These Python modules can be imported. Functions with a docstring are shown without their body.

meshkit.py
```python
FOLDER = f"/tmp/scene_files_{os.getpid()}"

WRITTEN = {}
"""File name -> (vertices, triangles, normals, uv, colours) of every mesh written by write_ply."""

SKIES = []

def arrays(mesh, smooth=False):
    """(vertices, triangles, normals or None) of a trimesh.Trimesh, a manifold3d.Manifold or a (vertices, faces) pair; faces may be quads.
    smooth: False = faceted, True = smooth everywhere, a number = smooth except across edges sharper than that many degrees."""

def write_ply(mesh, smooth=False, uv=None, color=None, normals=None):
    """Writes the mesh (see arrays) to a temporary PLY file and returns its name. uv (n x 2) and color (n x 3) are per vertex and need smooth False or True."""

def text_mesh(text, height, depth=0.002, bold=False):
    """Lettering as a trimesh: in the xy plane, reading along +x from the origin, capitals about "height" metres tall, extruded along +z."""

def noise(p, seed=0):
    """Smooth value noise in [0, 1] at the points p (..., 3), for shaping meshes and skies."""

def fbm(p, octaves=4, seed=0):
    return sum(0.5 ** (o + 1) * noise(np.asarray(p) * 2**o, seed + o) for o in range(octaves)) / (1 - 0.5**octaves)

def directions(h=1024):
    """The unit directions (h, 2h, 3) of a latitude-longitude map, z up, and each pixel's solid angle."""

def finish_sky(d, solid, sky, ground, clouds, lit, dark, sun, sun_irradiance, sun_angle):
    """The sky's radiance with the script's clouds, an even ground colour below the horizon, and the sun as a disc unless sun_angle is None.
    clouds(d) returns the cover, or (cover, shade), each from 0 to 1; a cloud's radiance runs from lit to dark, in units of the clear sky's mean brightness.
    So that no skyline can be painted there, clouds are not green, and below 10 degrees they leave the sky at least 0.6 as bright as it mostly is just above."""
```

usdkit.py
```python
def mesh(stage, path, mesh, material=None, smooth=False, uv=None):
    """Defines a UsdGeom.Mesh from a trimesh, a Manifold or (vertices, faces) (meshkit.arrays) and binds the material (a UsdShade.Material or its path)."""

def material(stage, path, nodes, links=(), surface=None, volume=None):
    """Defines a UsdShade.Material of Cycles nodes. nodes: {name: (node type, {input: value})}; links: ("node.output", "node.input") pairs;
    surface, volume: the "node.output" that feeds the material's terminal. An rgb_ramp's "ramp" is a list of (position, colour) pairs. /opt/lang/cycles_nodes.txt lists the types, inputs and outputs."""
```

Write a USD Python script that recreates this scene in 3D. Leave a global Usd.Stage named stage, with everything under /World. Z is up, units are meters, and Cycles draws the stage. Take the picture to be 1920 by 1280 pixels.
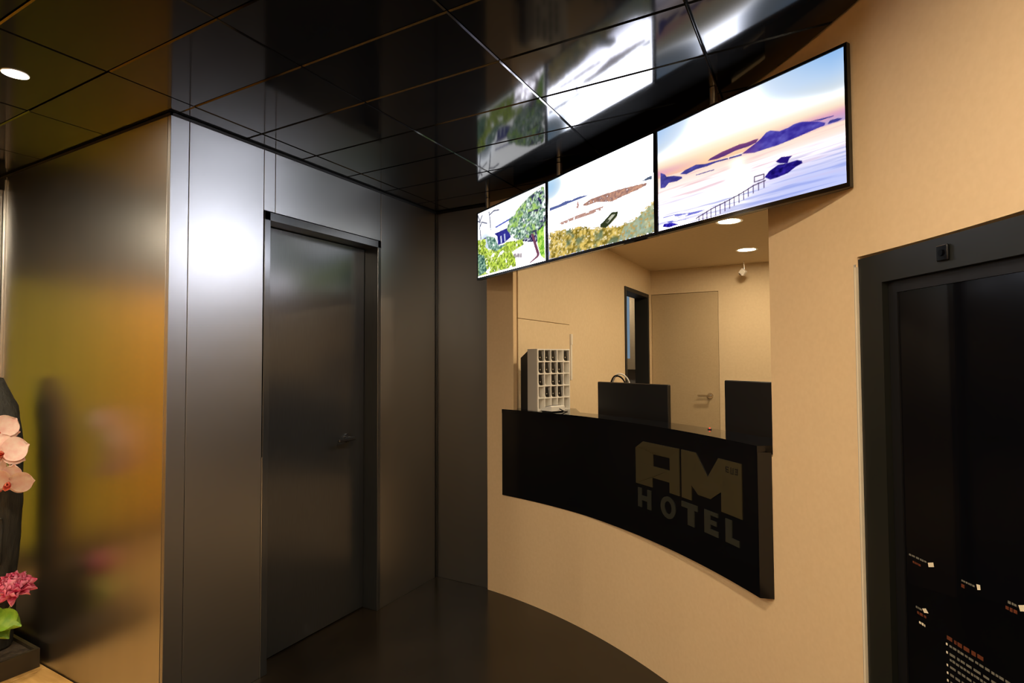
import math, random
import numpy as np
import trimesh, manifold3d, usdkit, meshkit
from shapely import affinity, contains_xy
from shapely.geometry import Polygon, LineString, Point, box as sbox
from shapely.ops import unary_union
from pxr import Usd, UsdGeom, UsdShade, UsdLux, Gf, Sdf, Vt

random.seed(4); rng = np.random.default_rng(4)
stage = Usd.Stage.CreateInMemory()
UsdGeom.SetStageUpAxis(stage, UsdGeom.Tokens.z); UsdGeom.SetStageMetersPerUnit(stage, 1.0)
UsdGeom.Xform.Define(stage, '/World'); stage.DefinePrim('/World/Looks', 'Scope')

# ---------------------------------------------------------------- camera, exposure, lights
YAW, PITCH, ROLL, EYE = -0.5058, 0.0321, -0.0048, 1.4178
F = np.array([math.sin(YAW)*math.cos(PITCH), math.cos(YAW)*math.cos(PITCH), math.sin(PITCH)])
R = np.array([math.cos(YAW), -math.sin(YAW), 0.0]); U = np.cross(R, F)
R, U = math.cos(ROLL)*R + math.sin(ROLL)*U, -math.sin(ROLL)*R + math.cos(ROLL)*U
cam = UsdGeom.Camera.Define(stage, '/World/camera')
cam.AddTransformOp().Set(Gf.Matrix4d(*R, 0, *U, 0, *(-F), 0, 0, 0, EYE, 1))
cam.CreateHorizontalApertureAttr(36.0); cam.CreateVerticalApertureAttr(24.0)
cam.CreateFocalLengthAttr(1038.2/1920*36.0); cam.CreateClippingRangeAttr(Gf.Vec2f(0.02, 100))
cam.CreateExposureAttr(0.0)
WARM = (1.0, 0.80, 0.56)
LAMP_LOBBY = 1750.0       # radiance of the lobby downlights' lenses
LAMP_DESK = 235.0        # radiance of the reception downlights' lenses
TV_GAIN = 1.0
# lobby downlights (x, y); the first is the one in the picture, the others are above and behind the camera
LOBBY_LAMPS = [(-2.38, 0.807), (-0.62, 0.70), (-0.20, 0.45), (-1.45, -0.55), (-0.35, -0.75), (-3.35, -0.35), (-4.35, -0.30), (-4.35, -1.1), (-2.6, -1.7), (-1.0, -2.0)]
DESK_LAMPS = [(-0.545, 4.21), (-0.553, 5.40), (-0.54, 3.02), (0.45, 4.21)]

# ---------------------------------------------------------------- helpers
H = 2.4
C0, RW = np.array([-2.19, 0.158]), 2.82           # the curved wall's circle
XD, YL, YB = -2.2155, 1.234, 2.970                # door wall, left wall, back wall
taken = {}
def numbered(parent, name):
    k = (parent, name); n = taken.get(k, 0); taken[k] = n + 1
    return name if n == 0 else f'{name}_{n:03d}'
def path_of(parent): return '/World' if parent is None else str(parent.GetPath())
def tag(p, label=None, cat=None, group=None, kind=None):
    for k, v in (('label', label), ('category', cat), ('group', group), ('kind', kind)):
        if v: p.SetCustomDataByKey(k, v)
    return p
def obj(name, m, mat, parent=None, smooth=False, label=None):
    pp = path_of(parent)
    p = usdkit.mesh(stage, f'{pp}/{numbered(pp, name)}', m, M[mat], smooth=smooth).GetPrim()
    if label: p.SetCustomDataByKey('label', label)
    return p
def thing(name, label, cat, loc=(0, 0, 0), rz=0, group=None, kind=None):
    x = UsdGeom.Xform.Define(stage, '/World/' + numbered('/World', name))
    x.AddTranslateOp().Set(Gf.Vec3d(*map(float, loc)))
    if rz: x.AddRotateZOp().Set(float(rz))
    return tag(x.GetPrim(), label, cat, group, kind)
def struct(name, loc=(0, 0, 0), label=None):
    x = UsdGeom.Xform.Define(stage, '/World/' + numbered('/World', name)); x.AddTranslateOp().Set(Gf.Vec3d(*map(float, loc)))
    return tag(x.GetPrim(), label, None, None, 'structure')
def smesh(name, m, mat, smooth=False, label=None):
    return tag(obj(name, m, mat, None, smooth), label, None, None, 'structure')
def copy_of(proto, loc, rz=0, label=None, group=None):
    was = proto.GetCustomData()
    r = thing(proto.GetName(), label or was['label'], was['category'], loc, rz, group or was.get('group'))
    r.GetReferences().AddInternalReference(proto.GetPath()); r.SetInstanceable(True)
    return r
def cat(*ms): return trimesh.util.concatenate([m for m in ms])
def bx(x0, x1, y0, y1, z0, z1, b=0.0):
    if b <= 0:
        m = trimesh.creation.box((x1-x0, y1-y0, z1-z0)); m.apply_translation(((x0+x1)/2, (y0+y1)/2, (z0+z1)/2)); return m
    pts = []
    for i in (0, 1):
        for x in (x0+b, x1-b):
            for y in (y0+b, y1-b): pts.append((x, y, (z0, z1)[i]))
        for x in (x0, x1):
            for y in (y0+b, y1-b): pts.append((x, y, (z0+b, z1-b)[i]))
        for x in (x0+b, x1-b):
            for y in (y0, y1): pts.append((x, y, (z0+b, z1-b)[i]))
    return trimesh.convex.convex_hull(np.array(pts))
def ext(poly, h, z=0.0):
    ps = getattr(poly, 'geoms', [poly])
    m = cat(*[trimesh.creation.extrude_polygon(g, h, engine='earcut') for g in ps if g.area > 1e-9]); m.apply_translation((0, 0, z)); return m
def cyl(r, h, loc=(0, 0, 0), axis='z', n=32):
    m = trimesh.creation.cylinder(r, h, sections=n)
    if axis == 'x': m.apply_transform(trimesh.transformations.rotation_matrix(math.pi/2, (0, 1, 0)))
    if axis == 'y': m.apply_transform(trimesh.transformations.rotation_matrix(math.pi/2, (1, 0, 0)))
    m.apply_translation(loc); return m
def lathe(prof, n=40, loc=(0, 0, 0)):
    m = trimesh.creation.revolve(np.array(prof, float), sections=n); m.apply_translation(loc); return m
def tube(pts, r, n=8):
    pts = np.asarray(pts, float); r = np.broadcast_to(np.asarray(r, float), len(pts)); V = []; t = np.gradient(pts, axis=0)
    t /= np.linalg.norm(t, axis=1)[:, None]; up = np.array([0.31, 0.2, 0.93]); a = np.cross(t, up); a /= np.linalg.norm(a, axis=1)[:, None]; b = np.cross(t, a)
    for i in range(len(pts)):
        for k in range(n):
            q = 2*math.pi*k/n; V.append(pts[i] + r[i]*(math.cos(q)*a[i] + math.sin(q)*b[i]))
    fc = []
    for i in range(len(pts)-1):
        for k in range(n):
            p, q = i*n+k, i*n+(k+1) % n; fc += [(p, q, q+n), (p, q+n, p+n)]
    V += [pts[0], pts[-1]]; s = len(V)-2
    for k in range(n):
        fc += [(s, (k+1) % n, k), (s+1, (len(pts)-1)*n+k, (len(pts)-1)*n+(k+1) % n)]
    m = trimesh.Trimesh(np.array(V), np.array(fc), process=False); m.fix_normals(); return m
def spline(ctrl, n=40):
    from scipy.interpolate import CubicSpline
    c = np.asarray(ctrl, float); t = np.linspace(0, 1, len(c)); return CubicSpline(t, c)(np.linspace(0, 1, n))
def place(m, loc=(0, 0, 0), rz=0.0, rx=0.0, ry=0.0):
    T = trimesh.transformations; m = m.copy()
    m.apply_transform(T.rotation_matrix(rx, (1, 0, 0))); m.apply_transform(T.rotation_matrix(ry, (0, 1, 0))); m.apply_transform(T.rotation_matrix(rz, (0, 0, 1))); m.apply_translation(loc); return m
def arc(c, r, a0, a1, n): return [(c[0]+r*math.cos(t), c[1]+r*math.sin(t)) for t in np.radians(np.linspace(a0, a1, n))]

# ---------------------------------------------------------------- materials
M = {}
def mat(name, nodes, links=(), surface='p.BSDF'):
    M[name] = usdkit.material(stage, '/World/Looks/'+name, nodes, links, surface=surface)
def plain(name, col, rough=0.5, **k): mat(name, {'p': ('principled_bsdf', {'base_color': col, 'roughness': rough, **k})})
def glow(name, col, s): mat(name, {'e': ('emission', {'color': col, 'strength': s})}, surface='e.emission')
def noisy(name, a, b, scale, rough=0.5, bump=0.0, stretch=(1, 1, 1), bdist=0.002, **k):
    nodes = {'t': ('texture_coordinate', {}), 'm': ('mapping', {'scale': stretch}), 'n': ('noise_texture', {'scale': scale, 'detail': 4.0}),
             'r': ('rgb_ramp', {'ramp': [(0.3, a), (0.7, b)]}), 'p': ('principled_bsdf', {'roughness': rough, **k})}
    links = [('t.object', 'm.vector'), ('m.vector', 'n.vector'), ('n.fac', 'r.fac'), ('r.color', 'p.base_color')]
    if bump:
        nodes['b'] = ('bump', {'strength': bump, 'distance': bdist}); links += [('n.fac', 'b.height'), ('b.normal', 'p.normal')]
    mat(name, nodes, links)
noisy('beige_paint', (0.72, 0.52, 0.30), (0.75, 0.55, 0.325), 60.0, 0.75, 0.12)
noisy('desk_paint', (0.71, 0.56, 0.36), (0.75, 0.60, 0.40), 40.0, 0.7, 0.1)
noisy('desk_door', (0.50, 0.38, 0.23), (0.53, 0.41, 0.25), 50.0, 0.6, 0.1)
# dark brushed metal sheet: strong blurred reflections
noisy('metal_sheet', (0.37, 0.365, 0.36), (0.39, 0.385, 0.38), 3.0, 0.28, 0.0, (3, 3, 0.3), metallic=1.0)
mat('metal_brushed', {'z': ('combine_xyz', {'x': 0.0, 'y': 0.0, 'z': 1.0}), 'p': ('principled_bsdf', {'base_color': (0.29, 0.287, 0.283), 'metallic': 1.0, 'roughness': 0.38, 'anisotropic': 0.1})}, [('z.vector', 'p.tangent')])
noisy('door_laminate', (0.016, 0.018, 0.019), (0.020, 0.022, 0.023), 30.0, 0.24, 0.0, (4, 4, 0.5), ior=1.85)
noisy('ceiling_gloss', (0.004, 0.004, 0.004), (0.006, 0.006, 0.006), 2.5, 0.085, 0.05, (1, 1, 1), 0.004, ior=1.4)
plain('black_gap', (0.004, 0.004, 0.004), 0.8)
noisy('floor_gloss', (0.008, 0.0055, 0.003), (0.016, 0.011, 0.006), 3.0, 0.20, 0.02)
plain('black_gloss', (0.003, 0.003, 0.004), 0.08)
plain('black_plastic', (0.006, 0.006, 0.007), 0.35)
plain('black_matte', (0.010, 0.010, 0.011), 0.6)
plain('kiosk_frame', (0.008, 0.009, 0.007), 0.4)
plain('kiosk_glass', (0.002, 0.002, 0.003), 0.03, ior=1.5)
plain('aluminium', (0.75, 0.73, 0.70), 0.25, metallic=1.0)
plain('chrome', (0.8, 0.8, 0.8), 0.12, metallic=1.0)
plain('dark_steel', (0.09, 0.09, 0.09), 0.3, metallic=0.9)
plain('white_plastic', (0.80, 0.76, 0.70), 0.4)
plain('rack_white', (0.90, 0.87, 0.81), 0.45)
plain('rack_grey', (0.42, 0.38, 0.33), 0.5)
plain('grey_plastic', (0.35, 0.33, 0.30), 0.4)
plain('lcd_grey', (0.10, 0.11, 0.16), 0.15)
plain('letter_gold', (0.037, 0.029, 0.011), 0.45)
plain('letter_grey', (0.020, 0.021, 0.015), 0.45)
plain('letter_dark', (0.005, 0.004, 0.003), 0.45)
plain('print_white', (0.80, 0.70, 0.52), 0.5)
plain('print_grey', (0.16, 0.15, 0.12), 0.5)
plain('print_red', (0.12, 0.028, 0.010), 0.5)
noisy('ochre_paint', (0.88, 0.38, 0.012), (0.92, 0.44, 0.016), 8.0, 0.7)
noisy('olive_paint', (0.44, 0.40, 0.015), (0.52, 0.46, 0.02), 8.0, 0.7)
noisy('deck_wood', (0.55, 0.30, 0.08), (0.70, 0.42, 0.14), 6.0, 0.4, 0.1, (1, 8, 1))
noisy('driftwood', (0.012, 0.011, 0.008), (0.030, 0.027, 0.018), 16.0, 0.7, 0.6, (3, 3, 0.6), 0.01)
noisy('tray_dark', (0.030, 0.022, 0.012), (0.045, 0.034, 0.018), 10.0, 0.45)
plain('ceramic_dark', (0.012, 0.010, 0.010), 0.25)
noisy('soil', (0.03, 0.02, 0.012), (0.08, 0.055, 0.03), 60.0, 0.9, 0.8)
def petal_mat(name, a, b, tr):
    mat(name, {'t': ('texture_coordinate', {}), 'n': ('noise_texture', {'scale': 40.0, 'detail': 3.0}), 'r': ('rgb_ramp', {'ramp': [(0.3, a), (0.7, b)]}),
               'p': ('principled_bsdf', {'roughness': 0.5}), 'tl': ('translucent_bsdf', {}), 'x': ('mix_closure', {'fac': tr})},
        [('t.object', 'n.vector'), ('n.fac', 'r.fac'), ('r.color', 'p.base_color'), ('r.color', 'tl.color'), ('p.BSDF', 'x.closure1'), ('tl.BSDF', 'x.closure2')], 'x.closure')
petal_mat('petal_pink', (0.92, 0.60, 0.52), (0.97, 0.80, 0.68), 0.25)
petal_mat('petal_magenta', (0.90, 0.09, 0.28), (0.98, 0.48, 0.60), 0.25)
petal_mat('orchid_lip', (0.65, 0.06, 0.06), (0.80, 0.22, 0.10), 0.15)
petal_mat('leaf_green', (0.16, 0.36, 0.02), (0.32, 0.52, 0.04), 0.2)
plain('stem_green', (0.20, 0.22, 0.06), 0.5)
glow('lamp_lens', (1.0, 0.84, 0.62), LAMP_LOBBY)
glow('desk_lens', (1.0, 0.80, 0.52), LAMP_DESK)
glow('side_lens', (1.0, 0.85, 0.65), 220.0)
glow('led_red', (1.0, 0.05, 0.03), 2.0)
glow('window_glow', (0.28, 0.42, 0.58), 0.55)
mat('screen', {'a': ('attribute', {'attribute': 'picture'}), 'e': ('emission', {'strength': TV_GAIN})}, [('a.color', 'e.color')], 'e.emission')

# ================================================================ the setting
FAR, FRONT, RIGHT = -4.7, -3.3, 0.252
wall_arc = arc(C0, RW, -30, 82.6, 120)
lobby = Polygon([(FAR, FRONT), (RIGHT, FRONT)] + wall_arc + [(XD, YB), (XD, YL), (FAR, YL)])

smesh('floor', bx(-5.2, 2.0, -3.6, 8.2, -0.1, 0.0), 'floor_gloss', label='dark glossy floor')

ceil = struct('ceiling', label='glossy black panel ceiling')
obj('backing_panel', ext(lobby.buffer(0.05), 0.08, H+0.014), 'black_gap', ceil)
TX, TY, g = 0.598, 0.2976, 0.0020
for i in range(-5, 5):
    for j in range(-15, 8):
        x0, y0 = -2.0956+i*TX, 0.9569+j*TY
        q = sbox(x0+g, y0+g, x0+TX-g, y0+TY-g).intersection(lobby.buffer(-0.006))
        for q in getattr(q, 'geoms', [q]):
            if q.area < 2e-4: continue
            if q.convex_hull.area - q.area < 1e-5:
                e = 0.004; inn = q.buffer(-e, join_style=2)
                if inn.is_empty or inn.geom_type != 'Polygon': continue
                P = [(x, y, H) for x, y in inn.exterior.coords[:-1]] + [(x, y, z) for x, y in q.exterior.coords[:-1] for z in (H+e, H+0.0135)]
                m = trimesh.convex.convex_hull(np.array(P))
            else: m = ext(q, 0.0135, H)
            obj('tile', m, 'ceiling_gloss', ceil)

# left wall, facing the camera: dark sheet metal panels over a core
wl = struct('wall_left', label='dark metal panelled wall at the left')
obj('core', bx(FAR-0.1, XD-0.022, YL+0.022, YL+0.1, 0, H+0.02), 'black_gap', wl)
for x0, x1 in ((-3.705, XD-0.0205), (-4.7, -3.712)):
    obj('panel', bx(x0, x1, YL, YL+0.02, 0.0, H-0.012, 0.0025), 'metal_sheet', wl)
obj('edge_strip', bx(-3.722, -3.704, YL-0.008, YL+0.01, 0, H-0.03, 0.002), 'aluminium', wl, label='thin bright metal edge strip')
obj('jamb_panel', bx(-4.2, -3.73, YL-0.03, YL-0.001, 0, 2.32, 0.003), 'metal_sheet', wl)

# door wall
wd = struct('wall_middle', label='dark metal panelled wall with the grey door')
D0, D1, DZ = 1.657, 2.431, 2.105
obj('core', cat(bx(XD-0.12, XD-0.022, YL+0.022, D0-0.002, 0, H+0.02), bx(XD-0.12, XD-0.022, D1+0.002, YB+0.1, 0, H+0.02), bx(XD-0.12, XD-0.022, D0-0.002, D1+0.002, DZ+0.002, H+0.02)), 'black_gap', wd)
for y0, y1, z0 in ((YL, 1.308, 0), (1.3095, D0-0.003, 0), (D0-0.0015, 1.715, DZ+0.003), (1.7165, D1-0.001, DZ+0.003), (D1+0.0015, 2.952, 0)):
    obj('panel', bx(XD-0.02, XD, y0, y1, z0, H-0.012, 0.0015), 'metal_brushed', wd)
smesh('trim_1', cat(bx(XD-0.01, XD-0.003, YL+0.003, YB, H-0.012, H+0.001), bx(FAR, XD-0.003, YL+0.003, YL+0.01, H-0.012, H+0.001)), 'black_gap', label='black shadow gap under the ceiling')

# back wall
wb = struct('wall_back', label='narrow dark metal wall beside the curved wall')
obj('core', bx(XD-0.1, -1.70, YB+0.022, YB+0.05, 0, H+0.02), 'black_gap', wb)
obj('panel', bx(XD+0.002, -1.735, YB, YB+0.02, 0, H-0.012, 0.0015), 'metal_brushed', wb)
obj('corner_trim', bx(XD+0.001, XD+0.006, 2.954, YB-0.001, 0, H-0.012), 'dark_steel', wb)

# curved wall with the reception opening
TH = 0.032; A_R, A_L, SILL, HEAD = 43.5, 78.07, 1.08, 2.335
def sector(r0, r1, a0, a1, z0, z1, n=100):
    return ext(Polygon(arc(C0, r1, a0, a1, n) + arc(C0, r0, a1, a0, n)), z1-z0, z0)
sec = lambda *a: sector(RW, RW+TH, *a)
smesh('wall_right', cat(sec(A_L, 82.35, 0, H+0.015, 12), sec(35.75, A_R, 0, H+0.015, 24), sec(17.2, 35.75, 1.697, H+0.015, 40), sec(-30, 17.2, 0, H+0.015, 60), sec(A_R, A_L, 0, SILL, 80), sec(A_R, A_L, HEAD, H+0.015, 80)), 'beige_paint', smooth=30, label='curved beige painted wall around the reception opening')
smesh('wall_front', bx(FAR, RIGHT+0.1, FRONT-0.1, FRONT, 0, H+0.02), 'beige_paint', label='beige wall behind the camera')
smesh('wall_side', bx(RIGHT, RIGHT+0.1, FRONT, -1.24, 0, H+0.02), 'beige_paint', label='beige wall behind the camera at the right')
wf = struct('wall_far', label='ochre painted end wall of the lobby')
obj('panel', bx(FAR-0.1, FAR, 0.15, YL+0.03, 0.16, 1.98), 'olive_paint', wf)
obj('panel', bx(FAR-0.1, FAR, FRONT-0.1, 0.15, 0.16, 1.98), 'ochre_paint', wf)
obj('plinth', bx(FAR-0.1, FAR+0.01, FRONT-0.1, YL+0.03, 0, 0.16), 'black_matte', wf)
obj('header', bx(FAR-0.1, FAR+0.01, FRONT-0.1, YL+0.03, 1.98, H+0.02), 'black_matte', wf)

# door in the metal wall
d1 = struct('door_1', (XD, D0, 0), 'dark grey door set deep in its metal frame')
W1 = D1-D0; fw, ft = 0.033, 0.040; rec = 0.100
obj('frame', cat(bx(-0.13, 0.004, 0, fw, 0, DZ, 0.002), bx(-0.13, 0.004, W1-0.027, W1, 0, DZ, 0.002), bx(-0.13, 0.004, 0, W1, DZ-ft, DZ, 0.002)), 'door_laminate', d1)
obj('leaf', bx(-rec-0.04, -rec, fw+0.002, W1-0.029, 0.006, DZ-ft-0.002, 0.002), 'door_laminate', d1)
obj('edge_strip', bx(0.0005, 0.0045, -0.0035, -0.0005, 0.0, 0.98), 'aluminium', d1, label='thin bright metal strip along the left jamb')
hy = 2.275-D0
obj('handle', cat(cyl(0.026, 0.010, (-rec+0.005, hy, 0.984), 'x'), cyl(0.009, 0.05, (-rec+0.03, hy, 0.984), 'x'), bx(-rec+0.044, -rec+0.060, hy-0.115, hy+0.010, 0.975, 0.993, 0.004)), 'dark_steel', d1, smooth=30)

# reception room
XR, YR, ZR = -1.643, 6.20, 2.4
wrl = struct('wall_reception_left', label='beige panelled left wall of the reception room')
obj('panel', bx(XR-0.10, XR+0.004, 3.04, 3.858, 0, 1.673, 0.002), 'desk_paint', wrl)
obj('panel', bx(XR-0.10, XR+0.004, 3.04, 3.858, 1.676, ZR, 0.002), 'desk_paint', wrl)
obj('panel', bx(XR-0.10, XR, 3.861, 5.236, 0, ZR, 0.001), 'desk_paint', wrl)
obj('panel', bx(XR-0.10, XR, 6.062, YR+0.1, 0, ZR), 'desk_paint', wrl)
obj('panel', bx(XR-0.10, XR, 5.236, 6.062, 2.115, ZR), 'desk_paint', wrl)
wrb = struct('wall_reception_back', label='beige back wall of the reception room')
obj('panel', cat(bx(XR, -1.639, YR, YR+0.1, 0, ZR), bx(-1.639, -0.925, YR, YR+0.1, 2.135, ZR), bx(-0.925, 1.3, YR, YR+0.1, 0, ZR)), 'desk_paint', wrb)
smesh('wall_reception_right', bx(1.2, 1.3, 1.2, YR, 0, ZR), 'desk_paint', label='right wall of the reception room')
smesh('ceiling_reception', ext(Polygon([(-1.75, 3.06), (1.3, 1.2), (1.3, 6.3), (-1.75, 6.3)]).difference(Point(*C0).buffer(RW+TH+0.004, 128)), 0.06, ZR), 'desk_paint', label='beige ceiling of the reception room')
d2 = struct('door_2', (-1.639, YR, 0), 'beige flush door at the back of the reception room')
obj('leaf', bx(0.003, 0.711, 0.006, 0.05, 0.005, 2.131, 0.002), 'desk_door', d2)
hx = -1.020+1.639
obj('handle', cat(cyl(0.030, 0.012, (hx, 0.0, 1.02), 'y'), cyl(0.010, 0.055, (hx, -0.03, 1.02), 'y'), bx(hx-0.125, hx+0.012, -0.064, -0.046, 1.011, 1.029, 0.006)), 'chrome', d2, smooth=30, label='chrome lever handle')
d3 = struct('door_3', (XR, 5.236, 0), 'open doorway with dark frame in the reception left wall')
obj('frame', cat(bx(-0.14, 0.012, -0.012, 0.028, 0, 2.125, 0.002), bx(-0.14, 0.012, 0.798, 0.838, 0, 2.125, 0.002), bx(-0.14, 0.012, 0.028, 0.798, 2.085, 2.125, 0.002)), 'black_matte', d3)
sr = struct('wall_side_room', label='dark walls of the small room behind the doorway')
obj('panel', bx(-2.9, -1.745, 7.0, 7.08, 0, 2.4), 'rack_grey', sr)
obj('panel', bx(-2.98, -2.9, 4.9, 7.08, 0, 2.4), 'rack_grey', sr)
obj('panel', bx(-1.743, -1.70, 6.3, 7.0, 0, 2.4), 'black_matte', sr)
obj('panel', bx(-2.98, -1.745, 4.9, 7.08, 2.4, 2.45), 'rack_grey', sr)
w1 = struct('window_1', (-2.25, 7.0, 1.42), 'bluish lit window seen through the doorway')
obj('window_frame', cat(bx(-0.45, 0.215, -0.05, -0.001, 0.86, 0.94), bx(-0.45, 0.215, -0.05, -0.001, -0.14, -0.0), bx(0.130, 0.215, -0.05, -0.001, 0, 0.86), bx(-0.45, -0.38, -0.05, -0.001, 0, 0.86)), 'desk_paint', w1)
obj('pane', bx(-0.38, 0.130, -0.012, -0.002, 0.0, 0.86), 'window_glow', w1)

# ================================================================ lights in the ceiling
def downlight(x, y, z, r, lens, label, group=None):
    t = thing('downlight', label, 'ceiling light', (x, y, z), 0, group)
    obj('trim_ring', lathe([(r, -0.0015), (r*1.22, -0.003), (r*1.27, -0.001), (r*1.27, 0.0), (r, 0.0), (r, -0.0015)], 40), 'white_plastic', t, smooth=30)
    obj('lens', lathe([(0, -0.0012), (r*0.99, -0.0012), (r*0.99, -0.0002), (0, -0.0002)], 40), lens, t)
    return t
for k, (x, y) in enumerate(LOBBY_LAMPS):
    downlight(x, y, H, 0.030, 'lamp_lens', 'small round warm downlight in the black ceiling at the upper left' if k == 0 else 'warm downlight in the black ceiling behind the camera', None if k == 0 else 'lobby downlights out of view')
for k, (x, y) in enumerate(DESK_LAMPS):
    downlight(x, y, ZR, 0.075, 'desk_lens', ['round reception downlight just under the sunset television', 'round reception downlight above the hanging white sensor', 'reception downlight hidden behind the televisions', 'reception downlight hidden behind the curved wall'][k])

downlight(-2.35, 6.55, 2.4, 0.05, 'side_lens', 'downlight inside the small room behind the doorway')

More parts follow.
